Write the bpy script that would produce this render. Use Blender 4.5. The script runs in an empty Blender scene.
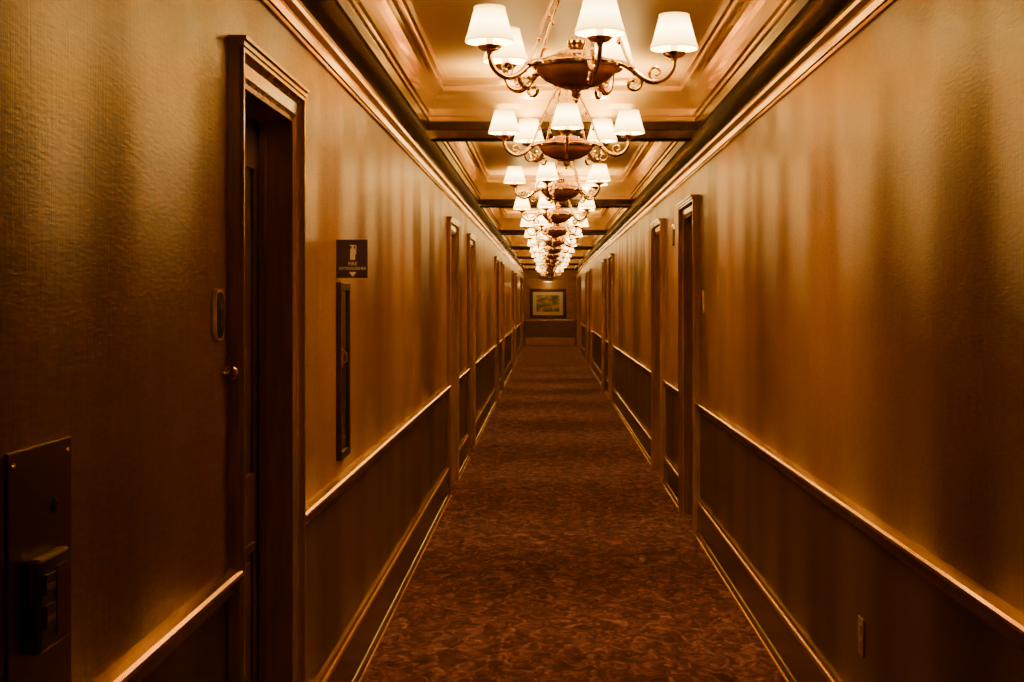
import bpy, bmesh, math, random
from mathutils import Vector, Matrix
random.seed(4)
EYE=1.5; F=1456.0
XL=-0.765; XR=0.974; YB=-1.6; YE=48.5
ZS=EYE+0.98; ZC=EYE+1.25
CX=(XL+XR)/2
COL=bpy.context.scene.collection

# ------------------------------------------------ materials
def mat(name,color=(.5,.5,.5),rough=.5,metal=0,spec=.5,emis=None,estr=0):
    m=bpy.data.materials.new(name); m.use_nodes=True
    nt=m.node_tree; b=nt.nodes["Principled BSDF"]
    b.inputs["Base Color"].default_value=(*color,1)
    b.inputs["Roughness"].default_value=rough
    b.inputs["Metallic"].default_value=metal
    b.inputs["Specular IOR Level"].default_value=spec
    b.inputs["Specular Tint"].default_value=(1,.76,.40,1)
    if emis:
        b.inputs["Emission Color"].default_value=(*emis,1)
        b.inputs["Emission Strength"].default_value=estr
    return m
def noise_var(m,c1,c2,scale=(1,1,1),nscale=5,detail=6,lo=.3,hi=.7,bump=0,rough_var=None,dist=0):
    nt=m.node_tree; N=nt.nodes; L=nt.links; b=N["Principled BSDF"]
    tc=N.new("ShaderNodeTexCoord"); mp=N.new("ShaderNodeMapping"); mp.inputs["Scale"].default_value=scale
    n=N.new("ShaderNodeTexNoise"); n.inputs["Scale"].default_value=nscale; n.inputs["Detail"].default_value=detail
    n.inputs["Distortion"].default_value=dist
    r=N.new("ShaderNodeValToRGB"); r.color_ramp.elements[0].position=lo; r.color_ramp.elements[1].position=hi
    r.color_ramp.elements[0].color=(*c1,1); r.color_ramp.elements[1].color=(*c2,1)
    L.new(tc.outputs["Object"],mp.inputs["Vector"]); L.new(mp.outputs["Vector"],n.inputs["Vector"])
    L.new(n.outputs["Fac"],r.inputs["Fac"]); L.new(r.outputs["Color"],b.inputs["Base Color"])
    if bump:
        bp=N.new("ShaderNodeBump"); bp.inputs["Strength"].default_value=bump; bp.inputs["Distance"].default_value=.004
        L.new(n.outputs["Fac"],bp.inputs["Height"]); L.new(bp.outputs["Normal"],b.inputs["Normal"])
    return n,r

def wallpaper(name,c1,c2,c3,rough,spec=.6):
    m=mat(name,c2,rough,0,spec); nt=m.node_tree; N=nt.nodes; L=nt.links; b=N["Principled BSDF"]
    b.inputs["Specular Tint"].default_value=(1,.68,.30,1)
    tc=N.new("ShaderNodeTexCoord")
    def nz(sc,ns,det):
        mp=N.new("ShaderNodeMapping"); mp.inputs["Scale"].default_value=sc
        n=N.new("ShaderNodeTexNoise"); n.inputs["Scale"].default_value=ns; n.inputs["Detail"].default_value=det
        L.new(tc.outputs["Object"],mp.inputs["Vector"]); L.new(mp.outputs["Vector"],n.inputs["Vector"]); return n
    a=nz((1,70,2.0),3,4); c=nz((1,8,50),3,3); d=nz((1,1.2,.3),1.5,3)
    ad=N.new("ShaderNodeMath"); ad.operation='ADD'; L.new(a.outputs["Fac"],ad.inputs[0]); L.new(c.outputs["Fac"],ad.inputs[1])
    ad2=N.new("ShaderNodeMath"); ad2.operation='MULTIPLY_ADD'; L.new(d.outputs["Fac"],ad2.inputs[0]); ad2.inputs[1].default_value=.6
    L.new(ad.outputs[0],ad2.inputs[2])
    mul=N.new("ShaderNodeMath"); mul.operation='MULTIPLY'; mul.inputs[1].default_value=1/2.6; L.new(ad2.outputs[0],mul.inputs[0])
    r=N.new("ShaderNodeValToRGB"); e=r.color_ramp.elements
    e[0].position=.38; e[0].color=(*c1,1); e[1].position=.64; e[1].color=(*c3,1)
    x=e.new(.5); x.color=(*c2,1)
    L.new(mul.outputs[0],r.inputs["Fac"]); L.new(r.outputs["Color"],b.inputs["Base Color"])
    bp=N.new("ShaderNodeBump"); bp.inputs["Strength"].default_value=.4; bp.inputs["Distance"].default_value=.002
    # gentle waviness of the plastered wall, running vertically
    wv=nz((.01,1.75,.02),1.0,0)
    bp2=N.new("ShaderNodeBump"); bp2.inputs["Strength"].default_value=1.0; bp2.inputs["Distance"].default_value=.09
    L.new(wv.outputs["Fac"],bp2.inputs["Height"]); L.new(bp2.outputs["Normal"],bp.inputs["Normal"])
    L.new(ad.outputs[0],bp.inputs["Height"]); L.new(bp.outputs["Normal"],b.inputs["Normal"])
    return m
M_paper=wallpaper("wallpaper_tan",(.165,.068,.016),(.26,.114,.028),(.37,.175,.046),.33,.65)
M_wains=wallpaper("wainscot_brown",(.045,.017,.008),(.066,.027,.011),(.095,.040,.017),.42,.35)
M_trim=mat("gilded_trim_wood",(.45,.24,.09),.16,.8); noise_var(M_trim,(.58,.36,.095),(.80,.52,.15),(1,.6,8),6)
M_base=mat("baseboard_wood",(.2,.09,.04),.24); noise_var(M_base,(.085,.036,.015),(.13,.057,.023),(1,.5,8),6)
M_case=mat("door_casing_wood",(.2,.09,.04),.2,.25); noise_var(M_case,(.26,.125,.042),(.40,.20,.068),(8,8,.7),6)
M_leaf=mat("door_leaf_wood",(.05,.02,.01),.35); noise_var(M_leaf,(.07,.030,.014),(.11,.05,.022),(8,8,.7),6)
M_ceil=mat("ceiling_paint",(.50,.33,.15),.35); noise_var(M_ceil,(.82,.57,.16),(.88,.63,.19),(1,1,1),2)
M_cove=mat("coffer_moulding_paint",(.46,.29,.13),.12,.55); noise_var(M_cove,(.74,.48,.12),(.88,.60,.17),(1,1,1),4)
M_soff=mat("soffit_dark_wood",(.06,.028,.014),.2); noise_var(M_soff,(.018,.008,.004),(.034,.015,.007),(6,.6,6),4)
M_brass=mat("aged_brass",(.75,.42,.14),.12,1); noise_var(M_brass,(.88,.62,.20),(1,.78,.32),(1,1,1),30)
M_bowl=mat("red_brown_lacquer",(.16,.045,.015),.14,.55); noise_var(M_bowl,(.36,.14,.045),(.60,.27,.09),(1,1,3),14)
M_candle=mat("ivory_sleeve",(.8,.65,.4),.5)
M_dark=mat("dark_bronze",(.045,.024,.014),.35,.6); noise_var(M_dark,(.05,.026,.015),(.085,.045,.025),(1,1,1),12)
M_black=mat("black_plastic",(.02,.014,.012),.35)
M_plate=mat("bronze_plate",(.10,.06,.03),.32,.7); noise_var(M_plate,(.05,.027,.014),(.08,.044,.022),(1,1,20),12)
M_ivory=mat("ivory_plastic",(.28,.17,.08),.4)
M_sign=mat("sign_blue_violet",(.060,.034,.085),.4)
M_white=mat("sign_white_lettering",(.9,.8,.7),.5)
M_glass=mat("dark_cabinet_glass",(.015,.012,.01),.08)
M_bulb=mat("glowing_bulb",(1,.8,.5),.4,emis=(1,.72,.32),estr=40)
M_tube=mat("dim_lamp_tube",(1,.8,.5),.4,emis=(1,.6,.25),estr=1)
# lamp shade
M_shade=bpy.data.materials.new("lit_fabric_shade"); M_shade.use_nodes=True
nt=M_shade.node_tree; N=nt.nodes; L=nt.links; b=N["Principled BSDF"]
b.inputs["Base Color"].default_value=(.8,.65,.42,1); b.inputs["Roughness"].default_value=.9
tc=N.new("ShaderNodeTexCoord"); sp=N.new("ShaderNodeSeparateXYZ"); L.new(tc.outputs["Generated"],sp.inputs[0])
rp=N.new("ShaderNodeValToRGB"); e=rp.color_ramp.elements
e[0].position=0; e[0].color=(.34,.15,.02,1); e[1].position=1; e[1].color=(.45,.21,.03,1)
for p,c in ((.06,(.75,.42,.09,1)),(.25,(1,.68,.20,1)),(.55,(1.5,1.15,.50,1)),(.85,(1,.64,.16,1))):
    x=e.new(p); x.color=c
L.new(sp.outputs["Z"],rp.inputs["Fac"]); L.new(rp.outputs["Color"],b.inputs["Emission Color"])
b.inputs["Emission Strength"].default_value=9
# carpet
M_carpet=bpy.data.materials.new("patterned_carpet"); M_carpet.use_nodes=True
nt=M_carpet.node_tree; N=nt.nodes; L=nt.links; b=N["Principled BSDF"]
b.inputs["Roughness"].default_value=.95; b.inputs["Specular IOR Level"].default_value=.1
tc=N.new("ShaderNodeTexCoord")
n1=N.new("ShaderNodeTexNoise"); n1.inputs["Scale"].default_value=14; n1.inputs["Detail"].default_value=7; n1.inputs["Roughness"].default_value=.62; n1.inputs["Distortion"].default_value=1.5
mp=N.new("ShaderNodeMapping"); mp.inputs["Scale"].default_value=(1.0,.6,1)
L.new(tc.outputs["Object"],mp.inputs["Vector"]); L.new(mp.outputs["Vector"],n1.inputs["Vector"])
v=N.new("ShaderNodeTexVoronoi"); v.inputs["Scale"].default_value=10; v.feature='SMOOTH_F1'
mx=N.new("ShaderNodeVectorMath"); mx.operation='MULTIPLY_ADD'; mx.inputs[1].default_value=(.3,.3,.3)
L.new(n1.outputs["Color"],mx.inputs[0]); L.new(mp.outputs["Vector"],mx.inputs[2]); L.new(mx.outputs[0],v.inputs["Vector"])
r1=N.new("ShaderNodeValToRGB"); e=r1.color_ramp.elements
e[0].position=.36; e[0].color=(.036,.012,.018,1); e[1].position=.70; e[1].color=(.27,.135,.15,1)
x=e.new(.48); x.color=(.075,.027,.036,1); x=e.new(.56); x.color=(.130,.053,.066,1)
L.new(n1.outputs["Fac"],r1.inputs["Fac"])
r2=N.new("ShaderNodeValToRGB"); e=r2.color_ramp.elements
e[0].position=.15; e[0].color=(.58,.52,.55,1); e[1].position=.5; e[1].color=(1,1,1,1)
L.new(v.outputs["Distance"],r2.inputs["Fac"])
mm=N.new("ShaderNodeMixRGB"); mm.blend_type='MULTIPLY'; mm.inputs[0].default_value=.9
L.new(r1.outputs["Color"],mm.inputs[1]); L.new(r2.outputs["Color"],mm.inputs[2]); L.new(mm.outputs[0],b.inputs["Base Color"])
n3=N.new("ShaderNodeTexNoise"); n3.inputs["Scale"].default_value=350
bp=N.new("ShaderNodeBump"); bp.inputs["Strength"].default_value=.5; bp.inputs["Distance"].default_value=.004
L.new(tc.outputs["Object"],n3.inputs["Vector"]); L.new(n3.outputs["Fac"],bp.inputs["Height"]); L.new(bp.outputs["Normal"],b.inputs["Normal"])
# painting
M_paint=mat("landscape_painting",(.3,.3,.2),.5)
nn,rr=noise_var(M_paint,(.03,.04,.02),(.42,.30,.17),(1.5,1,3),2.2,5,.35,.62)
x=rr.color_ramp.elements.new(.45); x.color=(.10,.11,.05,1); x=rr.color_ramp.elements.new(.52); x.color=(.24,.13,.06,1)

# ------------------------------------------------ mesh helpers
def finish(bm,name,mats,smooth=False,parent=None,loc=(0,0,0),bevel=0):
    bmesh.ops.recalc_face_normals(bm,faces=bm.faces)
    if smooth:
        for f in bm.faces: f.smooth=True
        for e in bm.edges:
            if len(e.link_faces)==2 and e.calc_face_angle(0)>math.radians(50): e.smooth=False
    me=bpy.data.meshes.new(name); bm.to_mesh(me); bm.free()
    for m in (mats if isinstance(mats,(list,tuple)) else [mats]): me.materials.append(m)
    o=bpy.data.objects.new(name,me); COL.objects.link(o); o.location=loc
    if bevel:
        md=o.modifiers.new("bevel","BEVEL"); md.width=bevel; md.segments=2; md.limit_method='ANGLE'
    if parent: o.parent=parent
    return o
def box(bm,x0,x1,y0,y1,z0,z1,mi=0):
    vs=[bm.verts.new((x,y,z)) for x in (x0,x1) for y in (y0,y1) for z in (z0,z1)]
    for f in ((0,1,3,2),(4,6,7,5),(0,4,5,1),(2,3,7,6),(0,2,6,4),(1,5,7,3)):
        fc=bm.faces.new([vs[i] for i in f]); fc.material_index=mi
def lathe(bm,prof,segs=24,close=True,axis='Z',off=(0,0,0)):
    rings=[]
    for r,z in prof:
        if r<1e-5: rings.append([bm.verts.new((off[0],off[1],off[2]+z))])
        else: rings.append([bm.verts.new((off[0]+r*math.cos(2*math.pi*i/segs),off[1]+r*math.sin(2*math.pi*i/segs),off[2]+z)) for i in range(segs)])
    for a,b_ in zip(rings,rings[1:]):
        for i in range(segs):
            j=(i+1)%segs
            if len(a)==1 and len(b_)==1: continue
            if len(a)==1: bm.faces.new([a[0],b_[i],b_[j]])
            elif len(b_)==1: bm.faces.new([a[i],b_[0],a[j]])
            else: bm.faces.new([a[i],b_[i],b_[j],a[j]])
def tube(bm,pts,rad,segs=8):
    pts=[Vector(p) for p in pts]; n=len(pts); rings=[]
    up=None
    for i,p in enumerate(pts):
        t=(pts[min(i+1,n-1)]-pts[max(i-1,0)]).normalized()
        if up is None:
            up=Vector((1,0,0)) if abs(t.x)<.8 else Vector((0,0,1))
        s=(up-t*up.dot(t)).normalized(); up=s; q=t.cross(s)
        r=rad[i] if isinstance(rad,(list,tuple)) else rad
        rings.append([bm.verts.new(p+(s*math.cos(2*math.pi*k/segs)+q*math.sin(2*math.pi*k/segs))*r) for k in range(segs)])
    for a,b_ in zip(rings,rings[1:]):
        for i in range(segs):
            j=(i+1)%segs; bm.faces.new([a[i],a[j],b_[j],b_[i]])
    bm.faces.new(rings[0]); bm.faces.new(rings[-1][::-1])
def catmull(P,sub=6):
    P=[Vector(p) for p in P]; Q=[P[0]*2-P[1]]+P+[P[-1]*2-P[-2]]; out=[]
    for i in range(1,len(Q)-2):
        for k in range(sub):
            t=k/sub; a,b_,c,d=Q[i-1],Q[i],Q[i+1],Q[i+2]
            out.append(.5*((2*b_)+(c-a)*t+(2*a-5*b_+4*c-d)*t*t+(3*b_-a-3*c+d)*t**3))
    out.append(P[-1]); return out
def struct(o): o["kind"]="structure"; return o
def thing(o,label,cat,group=None):
    o["label"]=label; o["category"]=cat
    if group: o["group"]=group
    return o

# ------------------------------------------------ room shell
CW=.09
def open_top(s): return 2.035 if s<0 else 2.07
doorsL=[(0.95,1.95),(3.50,4.42),(11.1,12.15),(13.9,14.95),(21.2,22.25),(24.0,25.05),(31.3,32.35),(34.1,35.15),(41.4,42.45),(44.2,45.25)]
doorsR=[(9.27,10.32),(11.95,13.0),(21.0,22.05),(23.7,24.75),(31.3,32.35),(34.1,35.15),(41.4,42.45),(44.2,45.25)]
def build_wall(s,wx,doors,name):
    bm=bmesh.new(); x0,x1=(wx,wx+s*.22)
    def seg(y0,y1,layers):
        for z0,z1,mi in layers: box(bm,min(x0,x1),max(x0,x1),y0,y1,z0,z1,mi)
    y=YB
    top=2.395
    for a,b_ in doors:
        seg(y,a+CW,[(0,.82,1),(.82,top,0),(top,ZS,2)])
        seg(a+CW,b_-CW,[(open_top(s),top,0),(top,ZS,2)])
        y=b_-CW
    seg(y,YE,[(0,.82,1),(.82,top,0),(top,ZS,2)])
    return struct(finish(bm,name,[M_paper,M_wains,M_soff]))
build_wall(-1,XL,doorsL,"wall_left"); build_wall(1,XR,doorsR,"wall_right")
for nm,y0,y1 in (("wall_end",YE,YE+.2),("wall_back",YB-.2,YB)):
    bm=bmesh.new(); box(bm,XL-.22,XR+.22,y0,y1,0,.82,1); box(bm,XL-.22,XR+.22,y0,y1,.82,ZS,0)
    struct(finish(bm,nm,[M_paper,M_base]))
bm=bmesh.new(); box(bm,XL-.22,XR+.22,YB-.2,YE+.2,-.1,0); struct(finish(bm,"floor",M_carpet))
# ceiling with coffers
CL=-.68; CR=.85; INS=.115
coffers=[(-1.3,1.9),(2.52,8.3)]+[(8.92+6.4*(k-1),8.3+6.4*k) for k in range(1,7)]
bm=bmesh.new()
box(bm,XL-.22,CL,YB-.2,YE+.2,ZS,ZC+.12,0); box(bm,CR,XR+.22,YB-.2,YE+.2,ZS,ZC+.12,0)
y=YB-.2
for a,b_ in coffers:
    box(bm,CL,CR,y,a,ZS,ZC+.12,0); y=b_
    box(bm,CL,CR,a,b_,ZC,ZC+.12,1)
box(bm,CL,CR,y,YE+.2,ZS,ZC+.12,0)
struct(finish(bm,"ceiling",[M_soff,M_ceil]))
prof=[(-.035,0),(-.035,-.008),(-.012,-.012),(0,-.008),(.004,.036),(.014,.042),(.014,.062),(.026,.068)]
for i in range(7):
    t=i/6*math.pi/2; prof.append((.026+.062*(1-math.cos(t)),.075+.12*math.sin(t)))
prof+=[(.095,.2),(.095,.225),(.108,.232),(.115,.255),(.115,.27)]
for ci,(a,b_) in enumerate(coffers):
    bm=bmesh.new(); rings=[]
    for d,h in prof:
        rings.append([bm.verts.new(p) for p in ((CL+d,a+d,ZS+h),(CR-d,a+d,ZS+h),(CR-d,b_-d,ZS+h),(CL+d,b_-d,ZS+h))])
    for k,(p,q) in enumerate(zip(rings,rings[1:])):
        for i in range(4):
            j=(i+1)%4; f=bm.faces.new([p[i],p[j],q[j],q[i]]); f.material_index=1 if k<4 else 0
    struct(finish(bm,"trim_%d"%(ci+1),[M_cove,M_soff]))
tn=len(coffers)+1
def run(s,wx,profile,segs,name,m):
    bm=bmesh.new()
    for y0,y1 in segs:
        if y1-y0<.02: continue
        A=[bm.verts.new((wx-s*p,y0,z)) for p,z in profile]; B=[bm.verts.new((wx-s*p,y1,z)) for p,z in profile]
        for i in range(len(A)):
            j=(i+1)%len(A); bm.faces.new([A[i],A[j],B[j],B[i]])
        bm.faces.new(A); bm.faces.new(B[::-1])
    return struct(finish(bm,name,m))
def gaps(doors):
    out=[]; y=YB
    for a,b_ in doors: out.append((y,a)); y=b_
    out.append((y,YE)); return out
for s,wx,doors,side,cb in ((-1,XL,doorsL,"left",2.297),(1,XR,doorsR,"right",2.335)):
    crown=[(0,cb),(.010,cb),(.010,cb+.012),(.016,cb+.016),(.022,cb+.035),(.022,cb+.045),(.034,cb+.062),(.038,cb+.072),(.038,cb+.085),(.03,cb+.095),(0,cb+.1)]
    run(s,wx,crown,[(YB,YE)],"trim_%d"%tn,M_trim); tn+=1
    fascia=[(0,.788),(.010,.790),(.012,.800),(.018,.804),(.018,.829),(0,.829)]
    run(s,wx,fascia,gaps(doors),"trim_%d"%tn,M_base); tn+=1
    rail=[(0,.829),(.020,.829),(.030,.833),(.036,.840),(.035,.847),(.028,.852),(.012,.857),(0,.859)]
    run(s,wx,rail,gaps(doors),"trim_%d"%tn,M_trim); tn+=1
    base=[(0,0),(.030,0),(.030,.022),(.022,.034),(.016,.036),(.016,.205),(0,.205)]
    run(s,wx,base,gaps(doors),"baseboard_"+side,M_base)
    cap=[(0,.205),(.016,.205),(.024,.209),(.026,.218),(.022,.226),(.016,.230),(.012,.245),(0,.247)]
    run(s,wx,cap,gaps(doors),"trim_%d"%tn,M_trim); tn+=1
    shoe=[(.030,0),(.038,0),(.038,.004),(.035,.009),(.030,.012)]
    run(s,wx,shoe,gaps(doors),"trim_%d"%tn,M_trim); tn+=1
# end wall rail and baseboard
bm=bmesh.new(); box(bm,XL+.04,XR-.04,YE-.03,YE,.79,.85); struct(finish(bm,"trim_%d"%tn,M_trim,bevel=.006)); tn+=1
bm=bmesh.new(); box(bm,XL+.05,XR-.05,YE-.02,YE,0,.24); struct(finish(bm,"baseboard_end",M_case,bevel=.006))

# ------------------------------------------------ doors
def make_door(s,wx,a,b_,idx):
    y0,y1=a+CW,b_-CW
    OPEN_TOP=open_top(s)
    DEP=.09 if a<5 else (.05 if s<0 else .045)
    root=bpy.data.objects.new("door_%d"%idx,None); COL.objects.link(root); root.location=(wx,(a+b_)/2,0); struct(root)
    ox,oy=-wx,-(a+b_)/2
    def fin(bm,n,m,**k):
        bmesh.ops.translate(bm,verts=bm.verts,vec=(ox,oy,0)); return finish(bm,n,m,parent=root,**k)
    bm=bmesh.new()
    P=[(-.006,-DEP-.01),(-.006,.010),(.006,.012),(.018,.017),(.05,.019),(.058,.025),(.066,.034),(CW-.012,.034),(CW,.026),(CW,0)]
    if s>0: P=[(w,p*1.35 if p>0 else p) for w,p in P]
    rings=[]
    for w,p in P:
        x=wx-s*p
        rings.append([bm.verts.new(q) for q in ((x,y0-w,0),(x,y0-w,OPEN_TOP+w),(x,y1+w,OPEN_TOP+w),(x,y1+w,0))])
    for p,q in zip(rings,rings[1:]):
        for i in range(3): bm.faces.new([p[i],p[i+1],q[i+1],q[i]])
    # cornice cap
    k=1.4 if s>0 else 1
    for p,z0,z1,e in ((.038*k,OPEN_TOP+CW-.012,OPEN_TOP+CW+.002,.003),(.044*k,OPEN_TOP+CW+.002,OPEN_TOP+CW+.012,.006)):
        xa,xb=wx,wx-s*p; box(bm,min(xa,xb),max(xa,xb),a-e,b_+e,z0,z1)
    # door stop
    xs=wx+s*(DEP-.020); xe=wx+s*(DEP-.002)
    for q in ((y0+.006,y0+.018,0,OPEN_TOP-.006),(y1-.018,y1-.006,0,OPEN_TOP-.006),(y0+.018,y1-.018,OPEN_TOP-.018,OPEN_TOP-.006)):
        box(bm,min(xs,xe),max(xs,xe),*q)
    fin(bm,"door_casing",M_case)
    bm=bmesh.new(); xa,xb=wx+s*DEP,wx+s*(DEP+.045)
    box(bm,min(xa,xb),max(xa,xb),y0+.008,y1-.008,.006,OPEN_TOP-.008)
    w=y1-y0
    for zz0,zz1 in ((.18,.80),(.98,1.90)):
        for ya,yb in ((y0+.11,y0+w/2-.045),(y0+w/2+.045,y1-.11)):
            xo=wx+s*(DEP-.010); xi=wx+s*DEP
            X0,X1=min(xo,xi),max(xo,xi)
            box(bm,X0,X1,ya,ya+.022,zz0,zz1); box(bm,X0,X1,yb-.022,yb,zz0,zz1)
            box(bm,X0,X1,ya+.022,yb-.022,zz0,zz0+.022); box(bm,X0,X1,ya+.022,yb-.022,zz1-.022,zz1)
            xo=wx+s*(DEP-.006); X0,X1=min(xo,xi),max(xo,xi)
            box(bm,X0,X1,ya+.05,yb-.05,zz0+.05,zz1-.05)
    leaf=fin(bm,"door_leaf",M_leaf)
    # lever handle
    bm=bmesh.new(); yk=y0+.075 ; 
    xo=wx+s*(DEP-.006); xi=wx+s*DEP; box(bm,min(xo,xi),max(xo,xi),yk-.025,yk+.025,.93,1.15)
    tube(bm,[(wx+s*(DEP-.004),yk,1.02),(wx+s*(DEP-.045),yk,1.02),(wx+s*(DEP-.052),yk+.01,1.02),(wx+s*(DEP-.052),yk+.11,1.015)],.008)
    fin(bm,"door_handle",M_brass)
    return root
n=1
roots=[]
for a,b_ in doorsL: roots.append(make_door(-1,XL,a,b_,n)); n+=1
for a,b_ in doorsR: make_door(1,XR,a,b_,n); n+=1
# small brass knob at the near casing of nearest door
bm=bmesh.new()
lathe(bm,[(0,0),(.017,0),(.017,.004),(.009,.007),(.015,.012),(.017,.019),(.012,.026),(0,.029)],16)
bmesh.ops.rotate(bm,verts=bm.verts,cent=(0,0,0),matrix=Matrix.Rotation(math.pi/2,3,'Y'))
bmesh.ops.translate(bm,verts=bm.verts,vec=(0,-.49,1.325))
finish(bm,"brass_knob",M_brass,smooth=True,parent=roots[1])

# ------------------------------------------------ chandelier
ZB=EYE+.735
def new_empty(n,loc,parent=None):
    o=bpy.data.objects.new(n,None); COL.objects.link(o); o.location=loc
    if parent: o.parent=parent
    return o
ch=new_empty("chandelier",(CX,7.9,ZB))
bm=bmesh.new(); lathe(bm,[(0,.018),(.03,.020),(.075,.032),(.115,.052),(.142,.078),(.150,.104),(.146,.118),(.11,.132),(.07,.142),(.05,.150),(0,.151)],40)
finish(bm,"bowl",M_bowl,smooth=True,parent=ch)["label"]="red-brown lacquered wooden bowl"
bm=bmesh.new(); lathe(bm,[(.150,.092),(.158,.098),(.158,.107),(.150,.113)],40); finish(bm,"rim_band",M_brass,smooth=True,parent=ch)
bm=bmesh.new(); lathe(bm,[(0,-.03),(.006,-.026),(.008,-.018),(.005,-.012),(.014,-.006),(.018,.002),(.014,.010),(.02,.017),(.045,.021),(.05,.028),(0,.03)],24)
finish(bm,"finial",M_brass,smooth=True,parent=ch)
bm=bmesh.new(); lathe(bm,[(.075,.140),(.07,.150),(.045,.156),(.026,.166),(.034,.18),(.034,.192),(.014,.205),(.008,.22),(0,.23)],24)
finish(bm,"center_column",M_brass,smooth=True,parent=ch)
bm=bmesh.new(); lathe(bm,[(0,.427),(.012,.430),(.02,.440),(.034,.445),(.038,.453),(.034,.461),(.014,.467),(.008,.477),(.008,.490),(.03,.495),(.058,.505),(.062,.515),(0,.515)],28)
finish(bm,"ceiling_canopy",M_brass,smooth=True,parent=ch)
R=.350
armp=catmull([(0,-.11,.105),(0,-.155,.112),(0,-.195,.092),(0,-.235,.058),(0,-.28,.042),(0,-.325,.060),(0,-.348,.096),(0,-R,.132)],6)
bm=bmesh.new(); tube(bm,armp,[.0125-.004*min(1,i/40) for i in range(len(armp))],10)
sc=[]
for k in range(22):
    t=k/21*math.pi*2.3; r=.034*(1-k/28)
    sc.append((0,-.205-r*math.sin(t),.038+r*math.cos(t)))
tube(bm,sc,.0065,8)
# upper scroll springing from the arm
sc=[]
for k in range(20):
    t=k/19*math.pi*2.1; r=.028*(1-k/26)
    sc.append((0,-.285+r*math.sin(t),.076-r*math.cos(t)))
tube(bm,sc,.0055,8)
lathe(bm,[(0,-.014),(.013,-.009),(.018,0),(.013,.009),(0,.014)],12,off=(0,-.195,.095))
arm=finish(bm,"arm",M_brass,smooth=True)
bm=bmesh.new(); lathe(bm,[(0,.113),(.010,.115),(.012,.125),(.03,.131),(.042,.141),(.044,.145),(.036,.144),(.018,.138),(.014,.138),(.016,.151),(0,.151)],20,off=(0,-R,0)); cup=finish(bm,"drip_cup",M_brass,smooth=True)
bm=bmesh.new(); lathe(bm,[(0,.149),(.0125,.149),(.0125,.205),(0,.206)],14,off=(0,-R,0)); cand=finish(bm,"candle_sleeve",M_candle,smooth=True)
bm=bmesh.new(); lathe(bm,[(.006,.204),(.010,.212),(.013,.225),(.011,.24),(.005,.255),(0,.262)],12,off=(0,-R,0)); bulb=finish(bm,"light_bulb",M_bulb,smooth=True)
bm=bmesh.new()
SB,ST=.160,.280
pr=[(.0835,SB-.002),(.0855,SB),(.0845,SB+.006)]+[(.0835-.030*(t**.9),SB+.006+(ST-SB-.010)*t) for t in (.2,.4,.6,.8,1)]+[(.055,ST-.002),(.054,ST)]
lathe(bm,pr,32,off=(0,-R,0))
shade=finish(bm,"lamp_shade",M_shade,smooth=True); shade["label"]="glowing cream tapered fabric shade"
bm=bmesh.new(); tube(bm,[(0,-.195,.10),(0,-.18,.135),(0,-.135,.25),(0,-.08,.36),(0,-.03,.453)],.006,8)
for t in (.25,.5,.75):
    y=-.195+.165*t; z=.10+.353*t
    lathe(bm,[(0,-.014),(.009,-.006),(.011,0),(.009,.006),(0,.014)],10,off=(0,y,z))
rod=finish(bm,"hanging_rod",M_brass,smooth=True)
tmpl=[arm,rod]; subs=[cup,cand,bulb,shade]
LD={}
for nm,en in (("bulb_glow",46),("dim_bulb_glow",12)):
    ld=bpy.data.lights.new(nm,"POINT"); ld.energy=en; ld.color=(1,.60,.155); ld.shadow_soft_size=.02; LD[nm]=ld
def bulb_light(parent):
    lo=bpy.data.objects.new("bulb_glow",LD["bulb_glow"]); COL.objects.link(lo); lo.parent=parent; lo.location=(0,-R,.240)
for k in range(5):
    ang=2*math.pi*k/5
    for t in tmpl:
        o=t if k==0 else t.copy()
        if k: COL.objects.link(o)
        o.parent=ch; o.rotation_euler=(0,0,ang)
        if t is arm:
            A=o
            for sbj in subs:
                q=sbj if k==0 else sbj.copy()
                if k: COL.objects.link(q)
                q.parent=A
            bulb_light(A)
thing(ch,"five-arm brass chandelier with red-brown bowl and lit cream shades","chandelier","row of ceiling chandeliers")
ZP=[5.22,7.9]+[11.1+3.2*i for i in range(12)]+[-.7]
rots=[12,0,-17]+[random.uniform(-36,36) for _ in range(11)]+[20]
def copy_tree(src,parent,dim=False):
    for c in src.children:
        d=c.copy(); COL.objects.link(d); d.parent=parent
        if dim and d.type=='LIGHT': d.data=LD["dim_bulb_glow"]
        copy_tree(c,d,dim)
allch=[ch]
for zp in [ZP[0]]+ZP[2:]:
    r=ch.copy(); COL.objects.link(r); r.location=(CX,zp,ZB); copy_tree(ch,r,zp<0); allch.append(r)
for o,rt in zip(allch,[rots[1],rots[0]]+rots[2:]): o.rotation_euler=(0,0,math.radians(rt))

# ------------------------------------------------ wall fittings
ys=5.30
sg=new_empty("extinguisher_sign",(XL,ys,EYE+.08)); thing(sg,"projecting dark violet fire extinguisher sign above a wall cabinet","sign")
bm=bmesh.new(); box(bm,.004,.112,-.003,.003,0,.14); finish(bm,"sign_panel",M_sign,parent=sg,bevel=.0015)
bm=bmesh.new(); box(bm,0,.004,-.012,.012,0,.14); finish(bm,"mounting_flange",M_dark,parent=sg)
bm=bmesh.new(); yf=-.0032; yb_=-.0040
def fl(x0,x1,z0,z1): box(bm,x0,x1,yb_,yf+.0004,z0,z1)
fl(.049,.067,.066,.106); fl(.052,.064,.106,.110); fl(.055,.061,.110,.116); fl(.048,.068,.116,.120); fl(.068,.071,.086,.119)
for k in range(6):
    w=.013*(1-k/6); fl(.058-w,.058+w,.022-k*.0026-.0026,.022-k*.0026)
finish(bm,"pictogram",M_white,parent=sg)
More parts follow.
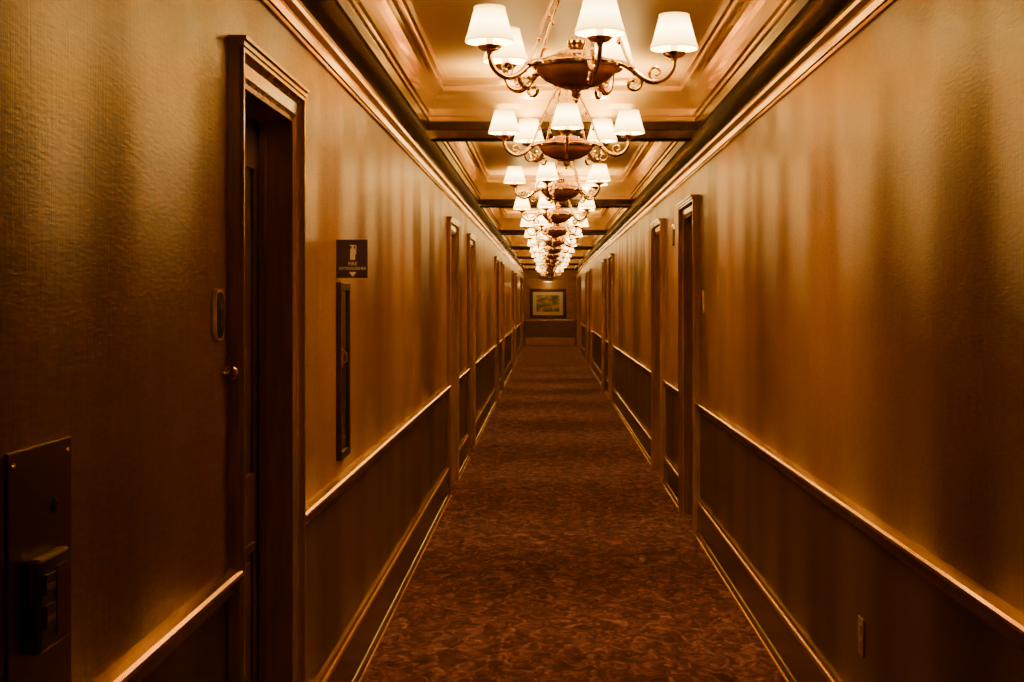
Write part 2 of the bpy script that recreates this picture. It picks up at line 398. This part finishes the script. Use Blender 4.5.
def text(body,size,x,z,parent,y=-.0040):
    cu=bpy.data.curves.new("lettering_curve","FONT"); cu.body=body; cu.size=size; cu.align_x='CENTER'; cu.extrude=.0003
    t=bpy.data.objects.new("lettering_curve",cu); COL.objects.link(t); bpy.context.view_layer.update()
    me=bpy.data.meshes.new_from_object(t.evaluated_get(bpy.context.evaluated_depsgraph_get()))
    bpy.data.objects.remove(t)
    o=bpy.data.objects.new("lettering",me); COL.objects.link(o); me.materials.clear(); me.materials.append(M_white)
    o.parent=parent; o.location=(x,y,z); o.rotation_euler=(math.pi/2,0,0); return o
text("FIRE",.018,.058,.046,sg); text("EXTINGUISHER",.0145,.058,.030,sg)
# extinguisher cabinet
y0,y1=5.28,5.54; z0,z1=.915,1.565
cb=new_empty("extinguisher_cabinet",(XL,y0,z0)); thing(cb,"tall dark bronze fire extinguisher cabinet with narrow glass door","cabinet")
H_=z1-z0; W_=y1-y0
bm=bmesh.new()
box(bm,0,.018,0,.03,0,H_); box(bm,0,.018,W_-.03,W_,0,H_); box(bm,0,.018,.03,W_-.03,0,.03); box(bm,0,.018,.03,W_-.03,H_-.03,H_)
finish(bm,"cabinet_frame",M_dark,parent=cb,bevel=.003)
bm=bmesh.new(); box(bm,0.001,.010,.03,W_-.03,.03,H_-.03); finish(bm,"cabinet_glass",M_glass,parent=cb)
bm=bmesh.new(); box(bm,.018,.023,.008,.024,H_*.52,H_*.64); tube(bm,[(.022,.016,H_*.54),(.036,.016,H_*.56),(.036,.016,H_*.60),(.022,.016,H_*.62)],.004); finish(bm,"cabinet_handle",M_brass,parent=cb)
def oval_plate(name,x,s,y,z,w,h,label,cat,m1=M_dark,m2=M_brass):
    r=new_empty(name,(x,y,z)); thing(r,label,cat)
    def oval(k,d0,d1,m,nm):
        bm=bmesh.new(); pts=[]
        ww,hh=w/2-(1-k)*w/2,h/2-(1-k)*w/2; rr=ww*.62
        for i in range(24):
            t=2*math.pi*(i+.5)/24; c_,s_=math.cos(t),math.sin(t)
            yy=rr*c_+(ww-rr)*(1 if c_>=0 else -1); zz=rr*s_+(hh-rr)*(1 if s_>=0 else -1)
            pts.append((yy,zz))
        A=[bm.verts.new((-s*d0,p,q)) for p,q in pts]; B=[bm.verts.new((-s*d1,p*.94,q*.97)) for p,q in pts]
        for i in range(24):
            j=(i+1)%24; bm.faces.new([A[i],A[j],B[j],B[i]])
        bm.faces.new(A[::-1]); bm.faces.new(B)
        return finish(bm,nm,m,parent=r)
    oval(1,0,.008,m2,"plate_rim"); oval(.82,.008,.0095,m1,"plate_face")
    for zz in (h*.16,-h*.16):
        bm=bmesh.new(); lathe(bm,[(0,0),(.009,0),(.009,.0012),(0,.002)],12)
        bmesh.ops.rotate(bm,verts=bm.verts,cent=(0,0,0),matrix=Matrix.Rotation(-s*math.pi/2,3,'Y'))
        bmesh.ops.translate(bm,verts=bm.verts,vec=(-s*.0095,0,zz))
        finish(bm,"push_button",M_dark,parent=r)
    return r
M_matteblack=mat("matte_black",(.012,.009,.008),.7,0,.2)
M_gold=mat("satin_gold",(.9,.6,.2),.4,.6)
oval_plate("call_button_plate",XL,-1,3.375,EYE-.035,.085,.122,"black rounded call button plate with bright brass rim beside door","button plate",m1=M_matteblack,m2=M_gold)
oval_plate("room_number_plaque",XR,1,9.08,EYE-.01,.07,.14,"small dark rounded plaque with brass rim beside door","plaque",m2=M_gold)
oval_plate("door_chime",XR,1,11.2,EYE+.50,.16,.17,"small brass-rimmed oval chime high on the wall","chime")
# near metal panel with lock box
y0,y1=2.05,2.325; zt=1.283; zb=.86
pn=new_empty("service_panel",(XL,y0,zb)); thing(pn,"bronze metal wall panel with projecting black key-lock box","control panel")
H_=zt-zb; W_=y1-y0
bm=bmesh.new(); box(bm,0,.006,0,W_,0,H_); finish(bm,"panel_plate",M_plate,parent=pn,bevel=.002)
bm=bmesh.new(); box(bm,.006,.026,.075,.205,.12,.26); finish(bm,"lock_box",M_black,parent=pn,bevel=.005)
bm=bmesh.new(); box(bm,.026,.030,.090,.130,.205,.235); box(bm,.026,.030,.090,.130,.155,.190); box(bm,.026,.029,.14,.19,.135,.24); finish(bm,"keypad",M_plate,parent=pn,bevel=.001)
for za in (.212,.166):
    bm=bmesh.new(); box(bm,.0295,.0307,.093,.127,za,za+.008); finish(bm,"label_strip",M_ivory,parent=pn)
bm=bmesh.new(); lathe(bm,[(0,0),(.012,0),(.012,.004),(.006,.006),(0,.006)],18)
bmesh.ops.rotate(bm,verts=bm.verts,cent=(0,0,0),matrix=Matrix.Rotation(math.pi/2,3,'Y')); bmesh.ops.translate(bm,verts=bm.verts,vec=(.006,.19,.325)); finish(bm,"key_switch",M_black,parent=pn)
for yy,zz in ((.02,.02),(W_-.02,.02),(.02,H_-.02),(W_-.02,H_-.02)):
    bm=bmesh.new(); lathe(bm,[(0,0),(.005,0),(.004,.002),(0,.003)],10)
    bmesh.ops.transform(bm,matrix=Matrix(((0,0,1,.006),(1,0,0,yy),(0,1,0,zz),(0,0,0,1))),verts=bm.verts)
    finish(bm,"screw",M_brass,parent=pn)
# outlet
ol=new_empty("wall_outlet",(XR,4.5,EYE-1.04)); thing(ol,"ivory wall outlet plate on the brown wainscot","outlet")
bm=bmesh.new(); box(bm,-.006,0,-.036,.036,-.058,.058); finish(bm,"cover_plate",M_ivory,parent=ol,bevel=.002)
for zz in (.024,-.024):
    bm=bmesh.new(); box(bm,-.009,-.006,-.016,.016,zz-.014,zz+.014); finish(bm,"socket",M_ivory,parent=ol,bevel=.001)
# framed painting on end wall
pc=new_empty("framed_painting",(.03,YE,EYE-.60)); thing(pc,"framed landscape painting with cream mat on end wall","painting")
w,h=1.2,.97
bm=bmesh.new(); rings=[]
for d,p in ((0,0),(0,.03),(.02,.05),(.05,.05),(.07,.035),(.10,.03),(.10,.0)):
    rings.append([bm.verts.new(q) for q in ((-w/2+d,-p,d),(w/2-d,-p,d),(w/2-d,-p,h-d),(-w/2+d,-p,h-d))])
for p,q in zip(rings,rings[1:]):
    for i in range(4):
        j=(i+1)%4; bm.faces.new([p[i],p[j],q[j],q[i]])
finish(bm,"picture_frame",M_dark,parent=pc)
bm=bmesh.new(); box(bm,-w/2+.1,w/2-.1,-.02,0,.1,h-.1); finish(bm,"picture_mat",mat("cream_mat",(.50,.41,.27),.8),parent=pc)
bm=bmesh.new(); box(bm,-w/2+.22,w/2-.22,-.024,-.02,.21,h-.21); finish(bm,"painted_canvas",M_paint,parent=pc)
# wall picture light above painting
pl=new_empty("picture_light",(.03,YE,EYE+.62)); thing(pl,"small brass picture light glowing above the framed painting","wall lamp")
bm=bmesh.new(); box(bm,-.06,.06,-.02,0,-.05,.05); tube(bm,[(0,-.02,0),(0,-.12,.06),(0,-.26,.07),(0,-.34,.04)],.012); finish(bm,"bracket",M_brass,parent=pl,bevel=.003)
bm=bmesh.new()
A=[];Bv=[]
for i in range(9):
    t=math.pi*(i/8); A.append(bm.verts.new((-.16,-.36-.05*math.cos(t),.0+.05*math.sin(t)))); Bv.append(bm.verts.new((.16,-.36-.05*math.cos(t),.0+.05*math.sin(t))))
for i in range(8): bm.faces.new([A[i],A[i+1],Bv[i+1],Bv[i]])
bm.faces.new(A); bm.faces.new(Bv[::-1]); finish(bm,"lamp_hood",M_plate,parent=pl)
bm=bmesh.new(); tube(bm,[(-.14,-.36,-.005),(.14,-.36,-.005)],.02,12); finish(bm,"lamp_tube",M_tube,parent=pl)
ld=bpy.data.lights.new("picture_glow","POINT"); ld.energy=16; ld.color=(1,.60,.2); ld.shadow_soft_size=.05
lo=bpy.data.objects.new("picture_glow",ld); COL.objects.link(lo); lo.parent=pl; lo.location=(0,-.8,-.12)

# ------------------------------------------------ world + camera
w=bpy.data.worlds.new("World"); bpy.context.scene.world=w; w.use_nodes=True
w.node_tree.nodes["Background"].inputs[0].default_value=(.02,.01,.005,1); w.node_tree.nodes["Background"].inputs[1].default_value=.1
cam=bpy.data.cameras.new("camera"); co=bpy.data.objects.new("camera",cam); COL.objects.link(co)
co.location=(0,0,EYE); co.rotation_euler=(math.pi/2,0,0)
cam.sensor_width=36; cam.lens=F/1024*36; cam.shift_x=-35/1024; cam.shift_y=-41/1024; cam.clip_start=.05; cam.clip_end=200
bpy.context.scene.camera=co
